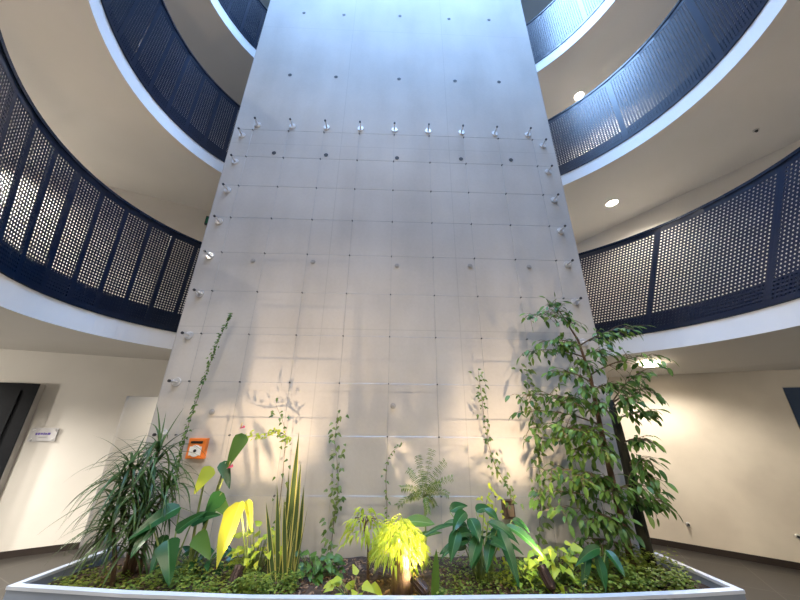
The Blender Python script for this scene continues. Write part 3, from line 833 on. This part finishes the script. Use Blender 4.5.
def big_leaf(root, base, tip_base, tip, W, mat, prof='heart', Y=None, droop=0.6, up=None, name='leaf', petr=0.006, fold=0.30, n=12):
    """one leaf on its own stalk: stalk from base to tip_base, blade from there to tip"""
    d = tip-tip_base
    L = d.length
    st = None
    mb = MB(); mid = (base+tip_base)/2+V((0, 0, 0.25*(tip_base-base).length))*0.4
    mb.tube(bez(base, mid, tip_base, 8), [petr*1.3-(petr*0.5)*i/8 for i in range(9)], 6)
    part(mb, 'stalk', STEM, root, True)
    d = d.normalized()+V((0, 0, 0.32*droop))
    mb = MB(); mb.leaf(tip_base, d, L*1.05, W, prof, droop, up=up, fold=fold, n=n, wave=0.035, edge=1, rib=True)
    part(mb, name, [mat, RIBS[mat.name]], root, True)

# philodendron: long dark leaves at the left
r = root_at('philodendron', 'philodendron with broad dark arrow leaves beside the tall dragon tree', 172, 562, 2.78)
b = base_of(r)
up_f = V((0.1, -0.8, 0.6))
for (x0, y0, Y0, x1, y1, Y1, W) in ((180, 507, 2.85, 128, 537, 2.62, 0.13), (152, 526, 2.75, 131, 556, 2.62, 0.11), (168, 540, 2.66, 170, 583, 2.56, 0.145),
                                    (176, 532, 2.8, 205, 510, 2.85, 0.09), (165, 535, 2.85, 150, 575, 2.7, 0.09), (192, 522, 2.9, 220, 512, 2.85, 0.10)):
    big_leaf(r, b, at(x0, y0, Y0), at(x1, y1, Y1), W, L_DARK, 'heart', up=up_f, droop=0.4)
# flamingo flower: tall stems with red spathes
r = root_at('flamingo_flower', 'tall flamingo flower with leaning stems, hanging leaves and small red blooms', 186, 566, 2.86)
b = base_of(r)
s1, s2, s3 = at(241, 434, 3.0), at(207, 470, 2.95), at(226, 462, 2.98)
stems = [(b, at(212, 505, 2.94), s1), (b+V((0.03, 0, 0)), at(196, 515, 2.92), s2), (b+V((0.04, 0.02, 0)), at(208, 515, 2.95), s3), (b+V((-0.02, 0.03, 0)), at(205, 520, 2.9), at(222, 492, 2.94))]
for p0, p1, p2 in stems:
    mb = MB(); mb.tube(bez(p0, p1, p2, 10), [0.013-0.007*i/10 for i in range(11)], 7); part(mb, 'stem', STEM, r, True)
for (x0, y0, x1, y1, W, m_, Y) in ((244, 434, 229, 466, 0.13, L_MID, 3.0), (222, 462, 231, 486, 0.10, L_DARK, 2.98), (212, 467, 196, 492, 0.12, L_LIME, 2.95),
                                   (222, 492, 205, 522, 0.13, L_DARK, 2.94), (215, 500, 232, 516, 0.11, L_MID, 2.95), (196, 535, 212, 556, 0.13, L_MID, 2.85)):
    mb = MB(); p, q = at(x0, y0, Y), at(x1, y1, Y-0.05)
    mb.leaf(p, (q-p).normalized()+V((0, -0.1, 0.2)), (q-p).length*1.1, W, 'heart', 0.5, up=V((0.4, -0.9, 0.3)), fold=0.2, n=9, wave=0.02)
    part(mb, 'leaf', m_, r, True)
for (x0, y0) in ((229, 467), (241, 428)):
    mb = MB(); p = at(x0, y0, 2.93)
    mb.leaf(p, V((0.5, -0.4, 0.15)), 0.065, 0.055, 'heart', 0.3, up=V((0, -0.6, 0.8)), fold=0.2, n=8)
    f = part(mb, 'spathe', PINK, r, True)
    mb = MB(); mb.tube([p+V((0, -0.004, 0.003)), p+V((0.01, -0.015, 0.045))], [0.005, 0.003], 7)
    off = V(r.location); mb.v = [(q[0]-off.x, q[1]-off.y, q[2]-off.z) for q in mb.v]; mb.build('spadix', SPADIX, f, True)
# the glowing yellow leaf
r = root_at('philodendron', 'yellow philodendron with one big glowing yellow leaf above the left spotlight', 250, 560, 2.86)
b = base_of(r)
big_leaf(r, b, at(240, 502, 2.86), at(217, 566, 2.64), 0.20, L_YELL, 'heart', up=V((-0.3, -0.9, 0.15)), droop=0.25)
big_leaf(r, b, at(247, 500, 2.9), at(252, 532, 2.84), 0.07, L_YELL, 'heart', up=V((0.7, -0.7, 0.15)), droop=0.25)
# snake plant
r = root_at('snake_plant', 'upright snake plant with yellow-edged sword leaves left of centre', 285, 566, 2.86)
b = base_of(r)
for (x0, y1, x1, W, Y) in ((286, 432, 299, 0.055, 2.90), (280, 484, 277, 0.042, 2.86), (276, 503, 266, 0.04, 2.84), (292, 462, 301, 0.045, 2.88), (284, 470, 289, 0.042, 2.92),
                          (296, 506, 308, 0.035, 2.84), (272, 520, 269, 0.036, 2.88), (288, 498, 284, 0.042, 2.80), (281, 512, 292, 0.04, 2.82), (297, 485, 304, 0.04, 2.94), (278, 495, 282, 0.04, 2.90), (290, 520, 297, 0.036, 2.79)):
    p, q = at(x0, 566, Y), at(x1, y1, Y)
    p.z = soil_z(p.x, p.y)-0.01
    mb = MB(); mb.leaf(p, (q-p), (q-p).length, W, 'sword', 0.0, up=V((rnd.uniform(-0.5, 0.5), -1, 0)), fold=0.35, n=14, twist=rnd.uniform(-1.6, 1.6), edge=1)
    part(mb, 'leaf', [L_SANS, L_SANSY], r, True)

# bushy small-leaved plants (pothos-like clumps)
def clump(name, label, x, y, Y, rad, hgt, nleaf, size, mat, prof='heart', cat='plant', droopr=(0.3, 1.2), group=None):
    r = root_at(name, label, x, y, Y, cat, group)
    b = base_of(r)
    ms, ml = MB(), MB()
    for i in range(nleaf):
        a = rnd.uniform(0, 2*PI); rr = rad*math.sqrt(rnd.random()); z = hgt*rnd.uniform(0.15, 1.0)*(1-0.4*(rr/rad)**2)
        p = b+V((math.cos(a)*rr, math.sin(a)*rr*0.6, z))
        p.y = min(p.y, 3.2)
        ms.tube([b+V((math.cos(a)*rr*0.2, math.sin(a)*rr*0.1, 0)), b+V((math.cos(a)*rr*0.7, math.sin(a)*rr*0.4, z*0.7)), p], [0.0035, 0.003, 0.0022], 5)
        a2 = a+rnd.uniform(-0.8, 0.8)
        s = size*rnd.uniform(0.7, 1.2)
        ml.leaf(p, V((math.cos(a2), math.sin(a2)-0.5, rnd.uniform(-0.2, 0.5))), s, s*0.62, prof, rnd.uniform(*droopr), up=V((rnd.uniform(-.4, .4), -0.6, 0.8)), fold=0.2, n=6)
    part(ms, 'stems', STEM, r, True); part(ml, 'foliage', mat, r, True)
    return r
clump('golden_pothos', 'lime pothos clump between the yellow leaf and the snake plant', 258, 556, 2.95, 0.22, 0.34, 70, 0.075, L_LIME)
clump('golden_pothos', 'low green pothos with small heart leaves right of the snake plant', 315, 562, 2.95, 0.22, 0.17, 60, 0.075, L_MID)
clump('golden_pothos', 'pothos with few large pale heart leaves in front of the drooping yellow shrubs', 352, 586, 2.62, 0.16, 0.13, 13, 0.10, L_LIME)
clump('golden_pothos', 'dark shade pothos at the foot of the flamingo flower', 200, 566, 3.0, 0.26, 0.2, 60, 0.085, L_DARK)

# drooping lime shrubs lit from below
def drooper(label, x, y, Y, cx, cy, rad, nl, L, W, mat, sx=1.0, tr_=0.012):
    r = root_at('weeping_shrub', label, x, y, Y, 'plant', None)
    b = base_of(r); c = at(cx, cy, Y)
    mb = MB(); mb.tube([b, b.lerp(c, 0.3)+V((0.008, 0, 0)), b.lerp(c, 0.6)+V((0.015, 0, 0)), c-V((0, 0, 0.05))], [tr_, tr_*0.9, tr_*0.6, 0.01], 12)
    for k in range(9):
        a = 2*PI*k/9
        e = c+V((math.cos(a)*rad*0.6*sx, math.sin(a)*rad*0.5, 0.02))
        mb.tube(bez(c-V((0, 0, 0.06)), c+V((0, 0, 0.04)), e, 5), 0.004, 5)
    part(mb, 'stem', BARK, r, True)
    mb = MB()
    for i in range(nl):
        a = rnd.uniform(0, 2*PI); q = math.sqrt(rnd.random())
        p = c+V((math.cos(a)*rad*q*sx, math.sin(a)*rad*q*0.8, rad*0.75*(1-q*q)-rnd.random()*0.09-0.3*rad*q))
        d = V((math.cos(a)*0.7+rnd.uniform(-.3, .3), math.sin(a)*0.7-0.2, rnd.uniform(-0.2, 0.5)))
        mb.leaf(p, d, L*rnd.uniform(0.7, 1.25), W, 'lance', rnd.uniform(1.2, 3.0), up=V((rnd.uniform(-.5, .5), rnd.uniform(-.8, 0), 0.8)), fold=0.2, n=6, twist=rnd.uniform(-1, 1))
    part(mb, 'foliage', mat, r, True)
    return r
drooper('dense weeping shrub of glowing yellow ribbon leaves in the middle of the planter', 402, 588, 2.74, 399, 536, 0.185, 1150, 0.075, 0.0095, L_LIME, 1.0, 0.085)
drooper('smaller looser weeping shrub with lime leaves left of the glowing one', 368, 580, 2.82, 365, 522, 0.16, 130, 0.085, 0.016, L_LIME, 0.9)

# airy fern-leaved seedling on the wires
r = root_at('feathery_shrub', 'airy fine-leaved shrub against the wall above the yellow weeping shrub', 424, 556, 3.02)
b = base_of(r); c = at(424, 498, 3.05)
ms, ml = MB(), MB()
ms.tube(bez(b, b+V((0.03, 0, 0.2)), c, 8), [0.009-0.004*i/8 for i in range(9)], 6)
for (x, y) in ((402, 488), (408, 470), (418, 456), (432, 450), (445, 462), (452, 478), (448, 494), (410, 498), (435, 505), (424, 472), (440, 484), (428, 512), (398, 505)):
    e = at(x, y, 3.05+rnd.uniform(-0.1, 0.08))
    pts = bez(c, (c+e)/2+V((0, 0, 0.06)), e, 9)
    ms.tube(pts, [0.003-0.002*i/9 for i in range(10)], 5)
    for i in range(2, 10):
        for sg in (-1, 1):
            for k in range(2):
                d = (pts[i]-pts[i-1]).normalized(); sd = d.cross(V((0, -1, 0.3))).normalized()
                ml.leaf(pts[i]-d*0.012*k, d*0.5+sd*sg, rnd.uniform(0.03, 0.05), 0.009, 'lance', 1.0, up=V((0, -0.5, 0.8)), fold=0.1, n=4)
part(ms, 'stems', STEM, r, True); part(ml, 'foliage', L_IVY, r, True)

# peace lily with broad glossy leaves, right of centre
r = root_at('peace_lily', 'peace lily with broad glossy dark leaves right of the yellow weeping shrub', 484, 572, 2.80)
b = base_of(r)
for (x0, y0, x1, y1, Y0, Y1, W) in ((466, 512, 452, 528, 2.85, 2.7, 0.12), (470, 518, 480, 540, 2.75, 2.62, 0.13), (458, 530, 450, 560, 2.75, 2.62, 0.12), (476, 512, 490, 505, 2.9, 2.95, 0.11),
                                    (488, 522, 520, 540, 2.8, 2.7, 0.11), (498, 528, 520, 585, 2.75, 2.56, 0.12), (505, 525, 545, 552, 2.82, 2.66, 0.10), (455, 525, 414, 536, 2.85, 2.75, 0.045),
                                    (480, 535, 470, 566, 2.7, 2.58, 0.12), (450, 512, 466, 502, 2.95, 3.0, 0.11), (492, 540, 486, 570, 2.72, 2.58, 0.10), (470, 540, 440, 552, 2.75, 2.65, 0.08), (484, 510, 500, 520, 2.9, 2.85, 0.11), (512, 520, 530, 530, 2.9, 2.85, 0.09)):
    big_leaf(r, b+V((rnd.uniform(-.05, .05), rnd.uniform(-.04, .04), 0)), at(x0, y0, Y0), at(x1, y1, Y1), W*0.85, L_DARK, 'acum', up=V((rnd.uniform(-.3, .3), -0.55, 0.8)), droop=0.8, petr=0.005)
for k in range(12):
    a = 2*PI*k/12+rnd.uniform(-.2, .2); ex = rnd.uniform(0.10, 0.20)
    t0 = b+V((math.cos(a)*ex*0.6, math.sin(a)*ex*0.4, rnd.uniform(0.16, 0.34)))
    t1 = t0+V((math.cos(a)*ex*1.1, math.sin(a)*ex*0.7-0.03, rnd.uniform(-0.06, 0.08)))
    big_leaf(r, b+V((math.cos(a)*0.03, math.sin(a)*0.03, 0)), t0, t1, rnd.uniform(0.07, 0.10), L_DARK, 'acum', up=V((0, -0.5, 0.8)), droop=0.8, petr=0.004)
# single upright blades in the middle
r = root_at('strap_leaf_seedling', 'single upright pale green strap leaf beside the middle spotlight', 434, 592, 2.60)
b = base_of(r)
mb = MB(); mb.leaf(b, at(436, 549, 2.62)-b, (at(436, 549, 2.62)-b).length, 0.06, 'strap', 0.15, up=V((0.2, -1, 0)), fold=0.3, n=9); part(mb, 'leaf', L_MID, r, True)
mb = MB(); mb.leaf(b+V((0.02, 0.02, 0)), V((0.5, 0, 0.8)), 0.1, 0.03, 'strap', 0.3, up=V((0, -1, 0.3)), n=6); part(mb, 'leaf', L_MID, r, True)
r = root_at('peace_lily', 'small plant with one flat oval leaf just right of the glowing yellow shrub', 418, 566, 2.9)
b = base_of(r)
big_leaf(r, b, at(404, 522, 2.85), at(434, 522, 2.82), 0.10, L_MID, 'oval', up=V((0, -0.6, 0.8)), droop=0.3)
big_leaf(r, b, at(412, 540, 2.9), at(440, 530, 2.85), 0.05, L_MID, 'oval', up=V((0, -0.5, 0.8)), droop=0.4)

# lime-leaved clump and dark strap leaves by the tree foot
clump('sweet_potato_vine', 'chartreuse vine clump glowing behind the right spotlight', 560, 572, 2.80, 0.2, 0.28, 60, 0.095, L_LIME)
clump('sweet_potato_vine', 'low yellow-green clump between the peace lily and the right spotlight', 526, 578, 2.78, 0.2, 0.17, 110, 0.045, L_LIME)
r = root_at('cast_iron_plant', 'dark plant with two broad hanging leaves in front of the tree trunk', 600, 582, 2.72)
b = base_of(r)
for (x0, y0, x1, y1, W) in ((596, 552, 606, 592, 0.12), (588, 550, 582, 588, 0.10), (600, 548, 575, 560, 0.10), (606, 550, 625, 575, 0.10)):
    big_leaf(r, b, at(x0, y0, 2.74), at(x1, y1, 2.60), W*0.8, L_DARK, 'acum', up=V((rnd.uniform(-.3, .3), -0.8, 0.5)), droop=0.5)

# weeping fig at the right
r = root_at('weeping_fig', 'large leafy fig tree climbing the right side of the tower', 632, 562, 2.95, 'tree')
b = base_of(r)
tA = [b] + [at(x, y, Y) for x, y, Y in ((623, 525, 2.95), (611, 475, 2.96), (600, 425, 2.96), (590, 375, 2.96), (578, 340, 2.97), (562, 315, 2.98))]
mb = MB(); mb.tube(tA, [0.030, 0.028, 0.025, 0.021, 0.016, 0.011, 0.006], 10); part(mb, 'trunk', BARK, r, True)
b2 = at(649, 558, 2.98); b2.z = soil_z(b2.x, b2.y)-0.01
tB = [b2] + [at(x, y, Y) for x, y, Y in ((638, 515, 3.0), (627, 465, 3.02), (617, 425, 3.03), (610, 400, 3.03))]
mb = MB(); mb.tube(tB, [0.046, 0.044, 0.041, 0.037, 0.028], 10); tb = part(mb, 'trunk', BARKD, r, True); tb['label'] = 'dark thick trunk'
tips = [(548,303,3.0),(530,316,3.05),(566,318,2.9),(628,328,2.72),(610,335,2.85),(526,352,3.05),(542,342,2.95),(520,395,3.1),(556,372,2.9),(530,428,3.1),(524,412,3.08),
        (600,352,2.85),(655,355,2.7),(640,372,2.75),(648,388,2.8),(648,412,2.8),(652,480,2.8),(656,498,2.88),(656,500,2.85),(646,460,2.8),(560,428,2.9),(545,470,3.0),
        (538,492,3.0),(560,508,2.9),(580,478,2.85),(602,450,2.8),(592,520,2.85),(612,492,2.8),(578,540,2.9),(572,402,2.85),(588,432,2.8),(600,405,2.8),(615,385,2.8),(570,450,2.95),
        (586,388,2.85),(553,398,3.0),(640,485,2.8),(560,345,2.92),(548,440,3.05),(642,440,2.8),(596,478,2.95),(566,480,3.0),(580,360,2.9),(610,520,2.85),(632,400,2.75),(575,425,2.95)]
ml = MB()
allT = []
for i in range(len(tA)-1):
    for k in range(6): allT.append(tA[i].lerp(tA[i+1], k/6))
for i in range(2, len(tB)-1):
    for k in range(6): allT.append(tB[i].lerp(tB[i+1], k/6))
def fig_leaf(p, d):
    L = rnd.uniform(0.06, 0.10)
    ml.leaf(p, d, L, L*0.40, 'oval', rnd.uniform(0.4, 1.5), up=V((rnd.uniform(-.6, .6), rnd.uniform(-.9, .2), 0.8)), fold=0.22, n=6)
for (x, y, Y) in tips:
    e = at(x, y, Y)
    cand = [q for q in allT if q.z < e.z+0.12 and (q-e).length > 0.12] or allT
    s = min(cand, key=lambda q: (q-e).length + 0.2*abs(q.z-(e.z-0.25)))
    mid = (s+e)/2+V((0, -0.03, 0.10*(e-s).length+0.03))
    pts = bez(s, mid, e, 10)
    mb = MB(); mb.tube(pts, [0.008-0.006*i/10 for i in range(11)], 6)
    for i in range(3, 11):
        p = pts[i]; d = (pts[i]-pts[i-1]).normalized()
        out = V((rnd.uniform(-1, 1), rnd.uniform(-1, 0.35), rnd.uniform(-0.5, 0.4)))
        fig_leaf(p, d*0.5+out)
        for _k in range(2):
            t = p + (d*0.5+V((rnd.uniform(-1, 1), rnd.uniform(-0.9, 0.4), rnd.uniform(-1.0, 0.3)))).normalized()*rnd.uniform(0.06, 0.15)
            t.y = min(t.y, 3.14)
            mb.tube([p, (p+t)/2+V((0, 0, 0.012)), t], [0.003, 0.0025, 0.0015], 5)
            fig_leaf(t, (t-p).normalized()+V((0, 0, -0.3))); fig_leaf((p+t)/2, V((rnd.uniform(-1, 1), rnd.uniform(-1, 0.2), -0.2)))
    part(mb, 'branch', STEMB, r, True)
part(ml, 'foliage', L_FICUS, r, True)

# vines on the wires
def vine(label, pts, n, size, mat, spread=0.03, lg=None, dens=1, name='climbing_vine', prof='heart'):
    P = [at(x, y, Y) for x, y, Y in pts]
    r = thing(name, label, 'vine', P[0], 'slender vines on the cable grid')
    # smooth polyline
    Q = []
    for i in range(len(P)-1):
        p0, p1, p2, p3 = P[max(0, i-1)], P[i], P[i+1], P[min(len(P)-1, i+2)]
        for k in range(6):
            t = k/6
            Q.append(0.5*((2*p1)+(p2-p0)*t+(2*p0-5*p1+4*p2-p3)*t*t+(3*p1-p0-3*p2+p3)*t**3))
    Q.append(P[-1])
    mb = MB(); mb.tube(Q, [0.004-0.0025*i/(len(Q)-1) for i in range(len(Q))], 6); part(mb, 'stem', STEMB, r, True)
    mb = MB()
    for i in range(n):
        t = rnd.uniform(0.02, 1.0)*(len(Q)-1); k = min(int(t), len(Q)-2)
        p = Q[k].lerp(Q[k+1], t-k)
        q = p+V((rnd.gauss(0, spread), -abs(rnd.gauss(0, spread*0.7))-0.005, rnd.gauss(0, spread)))
        mb.leaf(q, V((rnd.uniform(-1, 1), rnd.uniform(-0.9, 0), rnd.uniform(-0.9, 0.3))), size*rnd.uniform(0.7, 1.25), size*0.6, prof, 0.6, up=V((rnd.uniform(-.4, .4), -0.8, 0.5)), fold=0.2, n=5)
    part(mb, 'foliage', mat, r, True)
    return r
vine('long thin vine climbing highest, slanting up the left side of the tower', [(172,510,3.1),(178,470,3.15),(187,430,3.16),(199,395,3.16),(212,358,3.16),(222,333,3.16),(233,313,3.16)], 260, 0.032, L_FICUS, 0.010)
vine('vine with a yellowish side shoot just above the snake plant', [(272,556,3.1),(280,500,3.15),(284,460,3.15),(285,430,3.16),(276,405,3.17)], 40, 0.045, L_IVY, 0.035)
vine('yellow-green garland running sideways from the flamingo flower to the snake plant', [(290,440,3.14),(280,432,3.14),(268,433,3.14),(255,436,3.12),(244,436,3.1)], 60, 0.036, L_LIME, 0.018)
vine('dark leafy vine on the cable between the snake plant and the yellow shrub', [(330,560,3.1),(334,520,3.15),(338,490,3.15),(337,460,3.16),(335,440,3.16),(338,413,3.16)], 80, 0.052, L_IVY, 0.032)
vine('sparse thin vine rising behind the glowing yellow shrub', [(386,540,3.1),(387,505,3.15),(386,475,3.15),(390,455,3.16),(404,442,3.16)], 30, 0.03, L_IVY, 0.012)
vine('straggly vine climbing the tower left of the fig tree', [(512,505,3.1),(508,488,3.12),(497,470,3.13),(490,450,3.15),(485,425,3.16),(482,400,3.16),(478,370,3.17)], 85, 0.045, L_IVY, 0.025)
vine('short leafy vine bushing out beside the small brown box', [(490,560,3.1),(494,530,3.12),(486,505,3.12),(492,492,3.12)], 60, 0.045, L_LIME, 0.05)
vine('trailing vine hanging through the fig tree\'s left branches', [(538,560,3.1),(540,520,3.12),(540,480,3.12),(536,440,3.12),(530,400,3.13),(526,365,3.15)], 110, 0.058, L_IVY, 0.045)

# low ground cover, nobody could count its leaves
def cover(label, spans, n, size, mat, zmax=0.05):
    mb = MB()
    for _ in range(n):
        x0, x1, f0, f1 = rnd.choice(spans)
        x = rnd.uniform(x0, x1); yf = y_front(x)
        y = yf+0.03+(3.2-yf)*rnd.uniform(f0, f1)
        cl = mnoise.noise(V((x*6.0, y*6.0, 7)))
        if cl < -0.12 and rnd.random() < 0.75: continue
        z = soil_z(x, y)+rnd.random()*zmax*(0.7+1.3*max(0, cl+0.2))+0.004
        a = rnd.uniform(0, 2*PI); s = size*rnd.uniform(0.6, 1.3)
        mb.leaf(V((x, y, z)), V((math.cos(a), math.sin(a), rnd.uniform(0, 0.9))), s, s*0.75, 'oval', 0.8, up=V((0, 0, 1)), fold=0.2, n=4)
    o = mb.build('ground_cover', mat, None, True)
    tag(o, label, 'ground cover', None, 'stuff')
cover('low bright ground cover along the front of the planter, left of centre', [(-1.75, -0.95, 0.0, 0.6), (-1.2, -0.62, 0.0, 0.35)], 4200, 0.023, L_COVER, 0.10)
cover('sparse creeping ground cover in the planter\'s left corner', [(-2.35, -1.7, 0.0, 0.5)], 700, 0.024, L_COVER, 0.05)
cover('leafy ground cover filling the planter\'s right corner', [(1.55, 2.25, 0.05, 0.8)], 2400, 0.03, L_COVER, 0.12)
cover('shaded ground cover under the peace lily and tree', [(0.35, 1.6, 0.0, 0.8)], 2600, 0.022, L_COVER, 0.07)

# ------------------------------------------------------------------ daylight from the glazed roof
L = bpy.data.lights.new('roof_skylight', 'AREA'); L.shape = 'ELLIPSE'; L.size = 8.0; L.size_y = 6.0
L.energy = 1500; L.color = (0.32, 0.56, 1.0)
o = bpy.data.objects.new('roof_skylight', L); COL.objects.link(o); o.location = (0.28, 1.2, h(12.4))
w = bpy.data.worlds.new('sky'); scene.world = w; w.use_nodes = True
bg = w.node_tree.nodes['Background']; bg.inputs['Color'].default_value = (0.36, 0.60, 1.0, 1); bg.inputs['Strength'].default_value = 1.4
